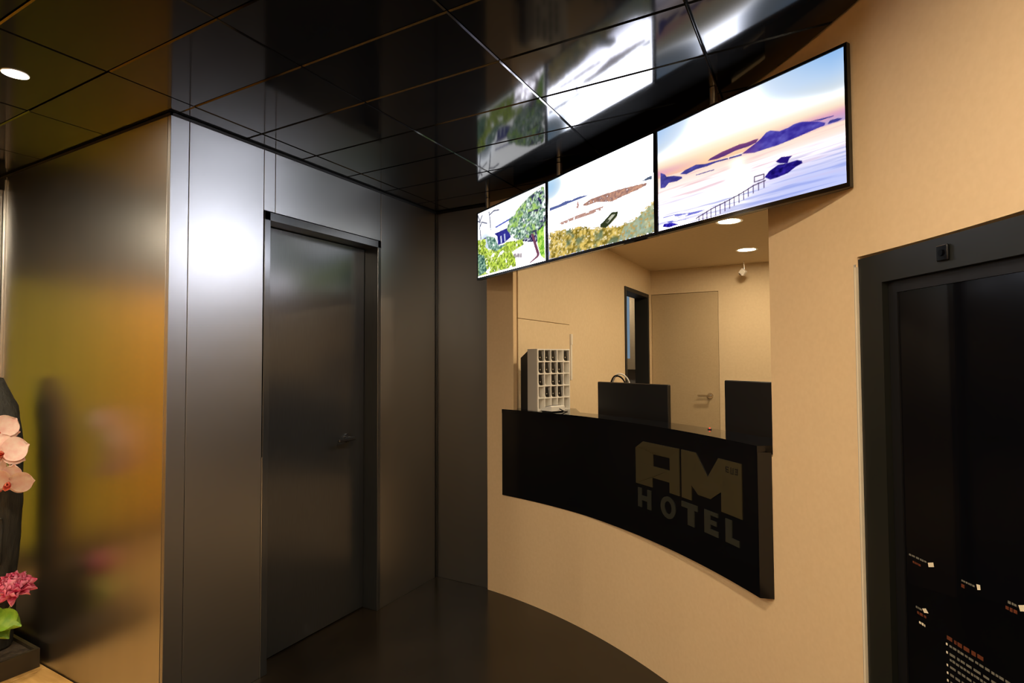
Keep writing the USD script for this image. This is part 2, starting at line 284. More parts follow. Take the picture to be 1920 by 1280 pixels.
# ================================================================ televisions
P0, DV, ZT, HH = np.array([-1.799, 2.815]), np.array([0.629, -0.34]), 2.306, 0.411
WV = float(np.hypot(*DV)); TZ = math.degrees(math.atan2(DV[1], DV[0]))
ART = {
 2: {
  'horizon': [(0.016, 0.526), (0.986, 0.465)],
  'big': [(0.525, 0.481), (0.559, 0.504), (0.592, 0.525), (0.625, 0.551), (0.652, 0.585), (0.672, 0.589), (0.698, 0.569), (0.717, 0.555), (0.761, 0.559), (0.783, 0.569), (0.818, 0.565), (0.858, 0.541), (0.891, 0.52), (0.917, 0.492), (0.913, 0.475), (0.884, 0.472), (0.83, 0.464), (0.774, 0.456), (0.738, 0.452), (0.701, 0.449), (0.639, 0.453), (0.591, 0.454)],
  'ridge': [(0.332, 0.527), (0.346, 0.541), (0.412, 0.56), (0.475, 0.566), (0.514, 0.57), (0.551, 0.561), (0.593, 0.563), (0.613, 0.558), (0.6, 0.533), (0.559, 0.524), (0.492, 0.529), (0.43, 0.516), (0.384, 0.514)],
  'isle1': [(0.155, 0.496), (0.187, 0.517), (0.259, 0.531), (0.317, 0.507), (0.384, 0.5), (0.447, 0.489), (0.451, 0.477), (0.383, 0.486), (0.327, 0.481), (0.258, 0.488), (0.197, 0.475)],
  'isle2': [(0.02, 0.578), (0.051, 0.547), (0.062, 0.519), (0.112, 0.502), (0.165, 0.468), (0.17, 0.451), (0.133, 0.44), (0.078, 0.451), (0.05, 0.418), (0.019, 0.425)],
  'boatl': [(0.258, 0.438), (0.369, 0.431), (0.369, 0.424), (0.257, 0.432)],
  'spit': [(0.456, 0.488), (0.525, 0.481), (0.525, 0.468), (0.456, 0.476)],
  'far': [(0.858, 0.544), (0.952, 0.524), (0.952, 0.519), (0.898, 0.522)],
  'isle3': [(0.926, 0.48), (0.936, 0.497), (0.967, 0.494), (0.986, 0.48), (0.967, 0.471), (0.929, 0.475)],
  'rock': [(0.64, 0.223), (0.664, 0.262), (0.706, 0.29), (0.75, 0.28), (0.793, 0.281), (0.814, 0.264), (0.817, 0.245), (0.785, 0.231), (0.749, 0.201), (0.705, 0.192), (0.667, 0.191)],
  'rock2': [(0.695, 0.321), (0.722, 0.344), (0.772, 0.326), (0.758, 0.312), (0.75, 0.28), (0.714, 0.299)],
  'sun': [(0.498, 0.299)],
  'sun2': [(0.509, 0.214)],
  'bridge': [(0.253, 0.033), (0.341, 0.081), (0.452, 0.119), (0.521, 0.149), (0.588, 0.184), (0.644, 0.196)],
  'hut': [(0.588, 0.209), (0.589, 0.254), (0.637, 0.25), (0.636, 0.212)],
  'blrock': [(0.031, 0.039), (0.04, 0.063), (0.096, 0.055), (0.139, 0.024), (0.074, 0.018)],
  'wave1': [(0.03, 0.144), (0.234, 0.102), (0.313, 0.093), (0.223, 0.07), (0.041, 0.101)],
  'wave2': [(0.052, 0.09), (0.243, 0.063), (0.223, 0.049), (0.074, 0.059)],
 },
 1: {
  'hills': [(0.015, 0.619), (0.021, 0.661), (0.118, 0.653), (0.199, 0.669), (0.266, 0.652), (0.331, 0.66), (0.394, 0.648), (0.455, 0.633), (0.394, 0.627), (0.287, 0.625), (0.141, 0.619), (0.033, 0.618)],
  'reeds': [(0.393, 0.539), (0.465, 0.567), (0.562, 0.565), (0.7, 0.558), (0.787, 0.546), (0.87, 0.533), (0.942, 0.52), (0.87, 0.502), (0.744, 0.49), (0.655, 0.474), (0.514, 0.529), (0.424, 0.526)],
  'reeds2': [(0.139, 0.42), (0.308, 0.436), (0.443, 0.442), (0.571, 0.442), (0.551, 0.416), (0.413, 0.408), (0.264, 0.411), (0.162, 0.399)],
  'far': [(0.903, 0.565), (0.943, 0.581), (0.981, 0.588), (0.981, 0.547), (0.927, 0.556)],
  'stub': [(0.319, 0.534), (0.33, 0.601), (0.338, 0.532)],
  'boat': [(0.545, 0.249), (0.579, 0.276), (0.654, 0.348), (0.707, 0.335), (0.703, 0.296), (0.634, 0.223), (0.597, 0.197), (0.55, 0.219)],
  'boatin': [(0.593, 0.26), (0.653, 0.32), (0.685, 0.314), (0.671, 0.297), (0.616, 0.24)],
  'boatin2': [(0.607, 0.288), (0.635, 0.272), (0.616, 0.246), (0.593, 0.26)],
  'boatsh': [(0.634, 0.223), (0.703, 0.296), (0.693, 0.267), (0.625, 0.209)],
  'grass': [(0.025, 0.327), (0.115, 0.322), (0.263, 0.296), (0.37, 0.282), (0.462, 0.227), (0.569, 0.207), (0.697, 0.167), (0.767, 0.175), (0.834, 0.182), (0.9, 0.23), (0.947, 0.273), (0.99, 0.306), (1.002, 0.02), (0.029, 0.014)],
  'shore': [(0.767, 0.175), (0.834, 0.182), (0.9, 0.23), (0.947, 0.273), (0.99, 0.306), (1.002, 0.02), (0.695, 0.005)],
  'horizon': [(0.015, 0.619), (0.992, 0.542)],
 },
 0: {
  'roof': [(0.288, 0.691), (0.55, 0.738), (0.55, 0.715), (0.302, 0.673)],
  'house': [(0.274, 0.597), (0.486, 0.608), (0.53, 0.463), (0.427, 0.413), (0.335, 0.412), (0.322, 0.544)],
  'col1': [(0.369, 0.528), (0.389, 0.53), (0.399, 0.422), (0.378, 0.423)],
  'col2': [(0.425, 0.54), (0.444, 0.539), (0.451, 0.43), (0.434, 0.429)],
  'eave': [(0.103, 0.585), (0.176, 0.586), (0.176, 0.574), (0.11, 0.569)],
  'branch': [[(-0.001, 0.976), (0.037, 0.871), (0.034, 0.756), (0.051, 0.595)], [(0.037, 0.871), (0.075, 0.947)], [(0.034, 0.782), (0.067, 0.847), (0.155, 0.795)], [(0.191, 0.952), (0.205, 0.846), (0.219, 0.678)], [(0.205, 0.908), (0.269, 0.939), (0.35, 0.919)], [(-0.024, 0.907), (0.037, 0.852)]],
  'tree': [(0.505, 0.59), (0.531, 0.698), (0.593, 0.745), (0.689, 0.821), (0.793, 0.89), (0.892, 0.923), (0.946, 0.942), (0.97, 0.555), (0.964, 0.471), (0.878, 0.414), (0.801, 0.396), (0.639, 0.404), (0.555, 0.502)],
  'dark': [(0.802, 0.529), (0.954, 0.55), (0.964, 0.471), (0.888, 0.28), (0.733, 0.329), (0.591, 0.42), (0.592, 0.489)],
  'bush': [(-0.007, 0.588), (0.125, 0.571), (0.168, 0.394), (0.307, 0.353), (0.466, 0.413), (0.687, 0.378), (0.71, 0.302), (0.541, 0.249), (0.59, 0.154), (0.601, 0.035), (0.306, 0.035), (0.004, 0.034)],
  'bushd': [(0.14, 0.604), (0.281, 0.545), (0.335, 0.405), (0.466, 0.377), (0.307, 0.328), (0.182, 0.414)],
  'bushl': [(-0.004, 0.379), (0.109, 0.322), (0.152, 0.083), (0.011, 0.032)],
  'rbush': [(0.889, 0.411), (0.969, 0.469), (0.982, 0.026), (0.93, 0.083), (0.888, 0.258)],
  'ground': [(0.553, 0.222), (0.789, 0.255), (0.888, 0.171), (0.98, 0.011), (0.685, 0.02), (0.601, 0.035), (0.59, 0.154)],
  'trunk': [(0.807, 0.417), (0.84, 0.4), (0.914, 0.12), (0.893, 0.088), (0.882, 0.102)],
  'root': [(0.893, 0.11), (0.914, 0.109), (0.898, 0.081), (0.788, 0.022), (0.788, 0.036)],
  'rocks': [(0.566, 0.218), (0.686, 0.196), (0.685, 0.134), (0.578, 0.157)],
 },
}

def lin(c):
    c = np.asarray(c, float)/255.0; return np.where(c <= 0.04045, c/12.92, ((c+0.055)/1.055)**2.4)
class Picture:
    def __init__(s, n, m, ss=3):
        s.n, s.m, s.ss = n, m, ss
        u, v = np.meshgrid((np.arange(n*ss)+.5)/(n*ss), (np.arange(m*ss)+.5)/(m*ss)); s.u, s.v = u, v
        s.c = np.ones(u.shape+(3,))
    def noise(s, fx, fy, seed=0, oct=3):
        return meshkit.fbm(np.stack([s.u*fx, s.v*fy, np.zeros_like(s.u)], -1), oct, seed)
    def fill(s, pts, col, where=None, soft=None, alpha=1.0):
        p = pts if hasattr(pts, 'bounds') else Polygon(pts).buffer(0)
        x0, y0, x1, y1 = p.bounds; a = (s.u >= x0) & (s.u <= x1) & (s.v >= y0) & (s.v <= y1)
        idx = np.nonzero(a); ins = contains_xy(p, s.u[idx], s.v[idx]); idx = (idx[0][ins], idx[1][ins])
        if where is not None:
            k = where[idx]; idx = (idx[0][k], idx[1][k])
        cc = col[idx] if isinstance(col, np.ndarray) and col.ndim == 3 else np.asarray(col, float)
        s.c[idx] = s.c[idx]*(1-alpha) + cc*alpha
    def stroke(s, pts, w, col, where=None):
        s.fill(LineString([(x*1.74, y) for x, y in pts]).buffer(w) if False else affinity.scale(LineString([(x*1.74, y) for x, y in pts]).buffer(w), 1/1.74, 1, origin=(0, 0)), col, where)
    def done(s):
        c = s.c.reshape(s.m, s.ss, s.n, s.ss, 3).mean((1, 3)); l = lin(np.clip(c, 0, 255)); y = l.mean(-1, keepdims=True)
        w_ = np.clip((l.min(-1, keepdims=True)-0.50)/0.45, 0, 1); return l*(1.02+30.0*np.array([0.92, 0.96, 1.10])*w_**6)
def mixc(a, b, t): t = np.clip(t, 0, 1)[..., None]; return np.asarray(a, float)*(1-t)+np.asarray(b, float)*t
def sunset():
    A = ART[2]; p = Picture(330, 190); u, v = p.u, p.v; hz = 0.526-0.061*u
    up = np.clip((v-hz)/(1-hz), 0, 1); dx = np.clip(np.abs(u-0.42)/0.55, 0, 1)
    sky = mixc((255, 205, 165), (255, 238, 205), up*4); sky = mixc(sky, (244, 246, 250), up*1.9-0.40)
    blue = np.clip(up*1.15-0.25, 0, 1)*np.clip(dx*1.25-0.2, 0, 1); sky = mixc(sky, (132, 180, 236), blue)
    pink = np.exp(-((up-0.10)/0.09)**2)*np.clip(dx*1.6-0.3, 0, 1); sky = mixc(sky, (224, 150, 190), pink*0.8)
    vio = np.exp(-((up-0.0)/0.10)**2)*np.clip((u-0.6)*3, 0, 1); sky = mixc(sky, (176, 160, 216), vio*0.8)
    dn = np.clip((hz-v)/hz, 0, 1); wn = p.noise(4, 60, 3)
    wat = mixc((255, 226, 206), (238, 230, 244), dn*1.4); wat = mixc(wat, (196, 204, 252), np.clip(dn*1.6-0.3, 0, 1)*np.clip(u*1.8-0.5, 0, 1))
    wat = mixc(wat, (150, 165, 235), np.clip((wn-0.56)*5, 0, 1)*np.clip(dn*2-0.3, 0, 1)*0.75*np.clip(u*1.5, .4, 1)); wat = mixc(wat, (228, 170, 190), np.clip((0.42-wn)*4, 0, 1)*(1-dn)*0.5)
    sx, sy = A['sun'][0]; wat = mixc(wat, (255, 250, 225), np.exp(-((u-sx)/0.05)**2)*np.exp(-((v-sy)/0.16)**2)*1.3)
    p.c = np.where((v > hz)[..., None], sky, wat)
    tn = p.noise(30, 30, 7); indigo = mixc((56, 44, 150), (98, 92, 190), tn*1.6-0.4)
    p.fill(A['ridge'], mixc((96, 56, 120), (190, 96, 120), np.clip((v-0.53)*9, 0, 1)))
    bu = mixc((110, 60, 130), indigo, np.clip((u-0.50)*7, 0, 1)); p.fill(A['big'], bu)
    for k in ('isle1', 'isle2', 'isle3', 'far', 'spit', 'boatl'): p.fill(A[k], mixc((50, 48, 120), (84, 80, 170), tn*1.5-0.3))
    for k in ('wave1', 'wave2'): p.fill(A[k], (120, 124, 215), p.noise(12, 70, 5) > 0.47)
    p.fill(A['rock'], mixc((16, 8, 90), (60, 44, 175), p.noise(60, 60, 9)*1.6-0.45)); p.fill(A['rock2'], (38, 22, 120)); p.fill(A['blrock'], mixc((20, 10, 120), (70, 60, 220), p.noise(90, 90, 2)*1.8-0.5))
    b = A['bridge']; p.stroke(b, 0.0035, (62, 44, 70))
    L = LineString(b)
    for t in np.linspace(0.05, 0.98, 15):
        q = L.interpolate(t, normalized=True); h = 0.035+0.045*(1-abs(t-0.4)); p.stroke([(q.x, q.y+0.004), (q.x, q.y-h)], 0.0035, (66, 46, 90))
    p.stroke(A['hut'], 0.0035, (60, 40, 60)); p.stroke([A['hut'][0], A['hut'][3]], 0.003, (60, 40, 60)); p.stroke([A['hut'][2], A['hut'][3]], 0.003, (60, 40, 60))
    return p
def wetland():
    A = ART[1]; p = Picture(240, 138); u, v = p.u, p.v; hz = 0.619-0.077*u
    sky = mixc((246, 246, 250), (250, 250, 250), v); sky = mixc(sky, (176, 212, 242), np.exp(-((u-0.02)/0.14)**2-((v-0.92)/0.16)**2))
    dn = np.clip((hz-v)/hz, 0, 1); wat = mixc((249, 247, 250), (206, 210, 246), np.clip(dn*2.2-0.9, 0, 1)*np.clip(1.2-u, 0, 1))
    p.c = np.where((v > hz)[..., None], sky, wat); n1, n2 = p.noise(70, 50, 1), p.noise(45, 34, 2)
    p.fill(A['hills'], (92, 104, 160)); p.fill(A['far'], (84, 96, 120))
    p.fill(Polygon(A['reeds']).buffer(0.012), mixc((120, 76, 70), (206, 140, 104), n1*2-0.5), n1 > 0.20, None, 0.8); p.fill(Polygon(A['reeds2']).buffer(0.008), mixc((150, 96, 84), (200, 150, 130), n1), n1 > 0.30, None, 0.8)
    p.fill(Polygon(A['stub']).buffer(0.006), (190, 140, 130), n1 > 0.4)
    gold = mixc((120, 104, 34), (236, 204, 110), n2*2.2-0.55); gold = mixc(gold, (250, 235, 190), np.clip((n1-0.58)*6, 0, 1)); gold = mixc(gold, (96, 118, 96), np.clip((p.noise(9, 7, 5)-0.55)*6, 0, 1)*0.8)
    edge = Polygon(A['grass']).buffer(0.02); p.fill(edge, gold, (n1 > 0.45)); p.fill(A['grass'], gold)
    p.fill(A['shore'], mixc((146, 172, 150), (196, 210, 190), n2*1.6-0.3), None, None, 0.75); p.fill(A['shore'], (190, 160, 96), n1 > 0.62)
    p.fill(A['boat'], (50, 58, 34)); p.fill(A['boatin'], (200, 200, 180)); p.fill(A['boatin2'], (70, 76, 56)); p.fill(A['boatsh'], (226, 214, 190))
    return p
def garden():
    A = ART[0]; p = Picture(170, 100); u, v = p.u, p.v
    p.c = mixc((240, 239, 230), (236, 234, 228), v*1.2-0.3); p.c = mixc(p.c, (206, 222, 240), np.exp(-((u-0.12)/0.12)**2-((v-0.5)/0.2)**2)); n1, n2, n3 = p.noise(46, 30, 1), p.noise(26, 18, 4), p.noise(80, 52, 6)
    for b in A['branch']: p.stroke(b, 0.010, (96, 100, 128))
    p.fill(A['roof'], (66, 82, 190)); p.fill(A['house'], mixc((36, 34, 120), (66, 66, 170), n1)); p.fill(A['col1'], (214, 220, 240)); p.fill(A['col2'], (206, 214, 240)); p.fill(A['eave'], (60, 60, 130))
    p.fill(A['ground'], mixc((236, 222, 226), (255, 250, 250), n1*1.6-0.2)); p.fill(A['rocks'], mixc((120, 110, 120), (236, 226, 226), n3*2.4-0.7))
    p.fill(A['dark'], mixc((30, 26, 76), (210, 216, 226), np.clip((n3-0.5)*7, 0, 1)))
    fol = mixc((64, 104, 84), (222, 240, 222), n3*2.6-0.75); fol = mixc(fol, (170, 214, 90), np.clip((n2-0.55)*5, 0, 1)*0.8); fol = mixc(fol, (40, 36, 84), np.clip((0.40-n1)*9, 0, 1)*np.clip((u-0.55)*3, 0, 1))
    p.fill(Polygon(A['tree']).buffer(0.03), fol, n2 > 0.42); p.fill(A['tree'], fol, n1 > 0.30)
    ye = mixc((92, 116, 40), (214, 240, 90), n3*2.8-0.75); ye = mixc(ye, (246, 250, 190), np.clip((n1-0.62)*6, 0, 1))
    p.fill(A['bush'], ye, n2 > 0.30); p.fill(A['bushd'], mixc((40, 84, 72), (190, 222, 200), n3*2.2-0.6), n2 > 0.36); p.fill(A['bushl'], mixc((30, 70, 66), (176, 214, 180), n3*2.2-0.6)); p.fill(A['rbush'], mixc((96, 170, 40), (216, 250, 120), n3*2.4-0.6))
    p.fill(A['trunk'], (120, 70, 92)); p.fill(A['root'], (130, 80, 96))
    return p
LABELS = ['wall television showing a green garden, nearest the dark corner', 'middle wall television showing a boat on a marsh', 'wall television showing a purple sunset over islands, above the black panel']
for k, pic in enumerate((garden(), wetland(), sunset())):
    t = thing('television', LABELS[k], 'television', (*(P0+DV*k), ZT-HH), TZ)
    w = WV-0.003; b, bb = 0.0085, 0.013; dpt = 0.018
    ring = sbox(0, 0, w, HH).difference(sbox(b, bb, w-b, HH-b))
    fr = ext(ring, dpt); fr.apply_transform(trimesh.transformations.rotation_matrix(math.pi/2, (1, 0, 0))); fr.apply_translation((0, dpt, 0)); obj('bezel', fr, 'black_gloss', t)
    n, m = pic.n, pic.m; uu, vv = np.meshgrid(np.linspace(0, 1, n), np.linspace(0, 1, m))
    V = np.stack([b+uu.ravel()*(w-2*b), np.full(n*m, 0.004), bb+vv.ravel()*(HH-b-bb)], -1); ids = np.arange(n*m).reshape(m, n)
    Fq = np.stack([ids[:-1, :-1].ravel(), ids[:-1, 1:].ravel(), ids[1:, 1:].ravel(), ids[1:, :-1].ravel()], -1)
    sp = usdkit.mesh(stage, str(t.GetPath())+'/screen', (V, Fq), M['screen'])
    UsdGeom.PrimvarsAPI(sp).CreatePrimvar('picture', Sdf.ValueTypeNames.Color3fArray, 'vertex').Set(Vt.Vec3fArray.FromNumpy(pic.done().reshape(-1, 3).astype(np.float32)))
    obj('back_cover', cat(bx(0.001, w-0.001, 0.0045, 0.030, 0.001, HH-0.001, 0.004), bx(0.10, w-0.10, 0.028, 0.052, 0.04, HH-0.06, 0.012)), 'black_plastic', t)
    if k == 2: obj('side_bracket', bx(w-0.02, w+0.018, 0.022, 0.040, HH-0.115, HH-0.035, 0.003), 'black_plastic', t)
    obj('ceiling_bracket', cat(cyl(0.014, H-ZT+0.118, (0.22 if k == 2 else 0.02, 0.066, (HH-0.12+H-ZT+HH-0.002)/2)), bx((0.22 if k == 2 else 0.02)-0.03, (0.22 if k == 2 else 0.02)+0.03, 0.048, 0.056, HH-0.16, HH-0.03)), 'aluminium', t, smooth=30)

mb = thing('mounting_board', 'black board behind the televisions across the head of the opening', 'board')
rb = (RW+0.004, RW+0.022)
obj('board', cat(sector(*rb, A_R+0.1, A_L-0.1, 2.05, 2.218, 60), sector(*rb, 46.2, A_L-0.1, 2.2181, 2.2379, 60), sector(*rb, A_R+0.1, A_L-0.1, 2.238, 2.306, 60), sector(*rb, 47.6, A_L-0.1, 2.3061, HEAD-0.001, 60)), 'black_matte', mb, smooth=30)

# ================================================================ reception counter with the sign
CC, RC = np.array([-2.4027, 0.0173]), 3.0295
CZ0, CZ1 = 0.598, 1.115
a_l, a_r = 76.35, 43.15
ct = thing('reception_counter', 'curved glossy black reception counter fixed under the wall opening', 'counter')
def front_line(off=0.0):
    o = []
    for p in arc(CC, RC-off, a_r, a_l, 70):
        d = np.array(p)-C0; r_ = np.hypot(*d); o.append(tuple(C0+d*min(1.0, (RW-0.006-off)/r_)))
    return o
front = Polygon(front_line() + [p for p in arc(C0, RW-0.001, 79.2, 43.6, 60)]).buffer(0)
obj('front_panel', ext(front, CZ1-0.022-CZ0, CZ0), 'black_gloss', ct, smooth=30)
slab = Polygon(front_line(0.001) + arc(C0, 3.13, 77.95, 73.6, 12) + arc(C0, 2.955, 70.2, 43.65, 50)).buffer(0)
obj('counter_top', ext(slab, 0.022, CZ1-0.022), 'black_gloss', ct, smooth=30)
def on_front(poly, d, back=0.0):
    """poly in (distance along the front from its right end to the left, height) bent onto the counter's front."""
    q = poly.segmentize(0.012); m = ext(affinity.scale(q, -1, 1, origin=(0, 0)), d, 0)
    v = m.vertices.copy(); s_ = -v[:, 0]; r_ = RC - back - v[:, 2]; th = math.radians(43.4) + s_/RC
    m.vertices = np.stack([CC[0]+r_*np.cos(th), CC[1]+r_*np.sin(th), v[:, 1]], -1); m.fix_normals(); return m
zt, zb = 1.038, 0.840
LA = Polygon([(0.724, zb), (0.724, 1.004), (0.672, zt), (0.433, zt), (0.433, zb), (0.497, zb), (0.497, 0.884), (0.611, 0.884), (0.611, zb)]).difference(sbox(0.494, 0.936, 0.604, 0.989))
LM = Polygon([(0.419, zb), (0.419, zt), (0.332, zt), (0.2605, 0.953), (0.196, zt), (0.068, zt), (0.068, zb), (0.182, zb), (0.182, 0.913), (0.244, 0.872), (0.318, 0.872), (0.359, 0.903), (0.359, zb)])
hz0, hz1 = 0.735, 0.822
def bars(*r): return unary_union([sbox(*q) for q in r])
SM = [('A', LA, 'letter_gold'), ('M', LM, 'letter_gold'),
      ('H', bars((0.685, hz0, 0.711, hz1), (0.621, hz0, 0.647, hz1), (0.64, 0.768, 0.69, 0.790)), 'letter_grey'),
      ('O', affinity.scale(Point(0.509, 0.7745).buffer(0.048), 1.0, 0.98).difference(affinity.scale(Point(0.509, 0.7745).buffer(0.024), 0.95, 1.15)), 'letter_grey'),
      ('T', bars((0.323, 0.802, 0.422, hz1+0.003), (0.344, hz0, 0.384, 0.81)), 'letter_grey'),
      ('E', bars((0.248, hz0, 0.283, hz1+0.003), (0.203, 0.810, 0.27, hz1+0.003), (0.212, 0.7745, 0.27, 0.792), (0.203, hz0, 0.27, 0.757)), 'letter_grey'),
      ('L', bars((0.126, hz0, 0.161, hz1), (0.086, hz0, 0.15, 0.758)), 'letter_grey')]
for ch, poly, mm in SM: obj('sign_letter', on_front(poly, 0.004), mm, ct, label=f'{"dim gold" if mm == "letter_gold" else "dim grey"} raised letter {ch}')
# three small marks at the top right of the M, read as mirrored 3 U 3
e3 = lambda x: bars((x, 0.994, x+0.004, 1.016), (x, 0.994, x+0.016, 0.998), (x, 1.003, x+0.014, 1.007), (x, 1.012, x+0.016, 1.016))
for poly in (affinity.scale(e3(0.137), -1, 1), bars((0.110, 0.992, 0.114, 1.016), (0.122, 0.992, 0.126, 1.016), (0.110, 0.992, 0.126, 0.996)), e3(0.086)):
    obj('small_mark', on_front(poly, 0.001, 0.004), 'letter_dark', ct)

# ================================================================ behind the counter
dk = thing('reception_desk', 'staff desk hidden behind the black counter', 'desk')
obj('desk_top', sector(2.96, 3.55, 45, 72, 0.72, 0.75, 40), 'black_matte', dk, smooth=30)
for a in (47, 58, 70):
    q = C0+3.3*np.array([math.cos(math.radians(a)), math.sin(math.radians(a))]); obj('leg', place(bx(-0.22, 0.22, -0.015, 0.015, 0, 0.72), (*q, 0), math.radians(a)), 'black_matte', dk)
def monitor(pl, pr, ztop, label):
    pl, pr = np.array(pl), np.array(pr); d = pr-pl; w = float(np.hypot(*d)); rz = math.degrees(math.atan2(d[1], d[0]))
    t = thing('monitor', label, 'monitor', (*((pl+pr)/2), 0.75), rz); h = ztop-0.75
    obj('back_shell', bx(-w/2, w/2, 0, 0.022, h-0.30, h, 0.004), 'black_plastic', t); obj('screen', bx(-w/2+0.01, w/2-0.01, 0.0221, 0.026, h-0.285, h-0.012), 'black_gloss', t)
    obj('stand', cat(bx(-0.03, 0.03, 0.024, 0.045, 0.008, h-0.15, 0.004), bx(-0.11, 0.11, -0.02, 0.15, 0.0005, 0.011, 0.003)), 'black_plastic', t)
monitor((-1.111, 3.011), (-0.6545, 2.768), 1.288, 'black back of the left monitor behind the counter, beside the cable coil')
monitor((-0.366, 2.575), (0.06, 2.27), 1.322, 'black back of the right monitor, cut off by the curved wall edge')
cb = thing('cable_coil', 'loop of coiled cables standing up behind the left monitor', 'cable', (-1.035, 3.16, 0.75))
for k, (rx_, rz_, dx) in enumerate(((0.050, 0.09, 0), (0.057, 0.10, 0.012), (0.046, 0.085, -0.01))):
    q = np.linspace(-0.2, math.pi+0.2, 30); pts = [(dx+rx_*math.cos(a), 0.02*k-0.02+0.01*math.sin(3*a), 0.48+rz_*math.sin(a)) for a in q]
    pts = [(dx*0.3+0.045, 0.02*k-0.02, 0.006), (dx+0.047, 0.02*k-0.02, 0.25)] + pts + [(dx-0.047, 0.02*k-0.02, 0.25), (dx*0.3-0.045, 0.02*k-0.02, 0.006)]
    obj('cable', tube(spline(pts, 90), 0.0042), 'black_plastic' if k != 1 else 'white_plastic', cb, smooth=True)
# key rack against the left wall, its front turned to the right
RX, RY0, RZ0, RZ1, RROT = -1.434, 2.895, CZ1, 1.478, -25.8
kr = thing('key_rack', 'white pigeonhole key rack at the left end of the counter', 'rack', (RX, RY0, RZ0), RROT)
hgt, wid, dep = RZ1-RZ0, 0.248, 0.085
px_, st = 0.0, 0.007
outer = sbox(0, 0, wid, hgt); cells = []
cw, chh = (wid-st)/5, (hgt-st)/5
for r in range(5):
    for c in range(5):
        y0, z0 = st+c*cw, st+r*chh; y1, z1 = y0+cw-st*0.75, z0+chh-st
        cells.append(Polygon([(y0, z0+0.014), (y0+0.004, z0+0.004), (y0+0.014, z0), (y1, z0), (y1, z1), (y0, z1)]))
gr = ext(outer.difference(unary_union(cells)), dep); T4 = np.array([[0, 0, 1, -dep], [1, 0, 0, 0], [0, 1, 0, 0], [0, 0, 0, 1.0]]); gr.apply_transform(T4); obj('grid', gr, 'rack_white', kr)
obj('back_panel', bx(-dep-0.006, -dep, 0, wid, 0, hgt), 'rack_white', kr); obj('side_panel', bx(-dep-0.006, 0.0, -0.006, 0, 0, hgt, 0.001), 'rack_grey', kr)
wedge = ext(Polygon([(-0.183, 0), (-dep-0.0075, 0), (-dep-0.0075, hgt), (-0.183, hgt-0.052)]), 0.20); wedge.apply_transform(np.array([[1, 0, 0, 0], [0, 0, 1, 0.012], [0, 1, 0, 0], [0, 0, 0, 1.0]])); obj('side_casing', wedge, 'black_matte', kr, label='black sloping side casing')
filled = {4: (0, 1, 2, 4), 3: (0, 1, 2, 3), 2: (0, 2, 3), 1: (1, 2, 3)}; rn = ['bottom', 'fourth', 'third', 'second', 'top']; cn = ['first', 'second', 'third', 'fourth', 'fifth']; kp = None
for r in (4, 3, 2, 1):
    for c in filled[r]:
        lx, ly, ca, sa = -0.019, st+c*cw+0.004, math.cos(math.radians(RROT)), math.sin(math.radians(RROT)); loc = (RX+lx*ca-ly*sa, RY0+lx*sa+ly*ca, RZ0+st+r*chh); lab = f'black key holder in the {rn[r]} row of the white rack, {cn[c]} column'
        if kp is None:
            kp = thing('key_holder', lab, 'key', loc, RROT, 'black key holders in the white rack')
            pl_ = ext(Polygon([(0, 0.0005), (0.026, 0.0005), (0.018, 0.058), (0, 0.058)]), 0.018); pl_.apply_transform(np.array([[0, 0, 1, 0], [1, 0, 0, 0], [0, 1, 0, 0], [0, 0, 0, 1.0]])); obj('fob', pl_, 'black_plastic', kp)
            obj('number_plate', bx(0.0182, 0.019, 0.004, 0.012, 0.018, 0.024), 'rack_grey', kp)
        else: copy_of(kp, loc, RROT, lab)
tm = thing('card_terminal', 'beige desk terminal with blue screen lying before the key rack', 'terminal', (-1.355, 2.928, CZ1), -25)
tb = ext(Polygon([(-0.05, 0.004), (0.05, 0.004), (0.05, 0.030), (0.035, 0.034), (-0.05, 0.014)]), 0.10); tb.apply_transform(np.array([[1, 0, 0, 0], [0, 0, -1, 0.05], [0, 1, 0, 0.002], [0, 0, 0, 1.0]])); tb.fix_normals(); obj('body', tb, 'rack_white', tm)
obj('foot_pad', bx(-0.042, 0.046, -0.045, 0.045, 0.0004, 0.006), 'black_plastic', tm)
sc_ = place(bx(-0.025, 0.028, -0.04, 0.04, 0, 0.0015), (0.002, 0, 0.0312), 0, 0, -math.atan2(0.020, 0.085)); obj('display', sc_, 'lcd_grey', tm)
obj('cord', tube(spline([(0.05, 0.01, 0.018), (0.068, 0.012, 0.012), (0.075, 0.03, 0.004), (0.06, 0.06, 0.004)], 20), 0.003), 'black_plastic', tm, smooth=True)
cd = thing('wall_conduit', 'thin white vertical cable cover on the wall right of the key rack', 'cable cover', (XR, 3.875, 1.26))
obj('cover', bx(0.0005, 0.012, -0.012, 0.012, 0, 0.345, 0.002), 'white_plastic', cd); obj('end_cap', bx(0.0005, 0.016, -0.014, 0.014, 0.265, 0.346, 0.002), 'white_plastic', cd)
se = thing('hanging_sensor', 'small white square sensor hanging from the reception ceiling', 'sensor', (-0.655, 6.0, 2.286))
obj('rod', cyl(0.004, 0.114-0.030, (0.012, 0.0, 0.030+0.042)), 'aluminium', se, smooth=30)
obj('body', place(bx(-0.030, 0.030, -0.022, 0.022, -0.030, 0.030, 0.006), (0, 0, 0), math.radians(-20), 0, math.radians(45)), 'white_plastic', se)
obj('lens_cap', place(bx(-0.012, 0.012, -0.0235, -0.0215, -0.032, -0.026), (0, 0, 0), math.radians(-20), 0, math.radians(45)), 'black_plastic', se)
ld = thing('indicator_light', 'tiny red light on the counter left of the right monitor', 'light', (-0.412, 2.475, CZ1))
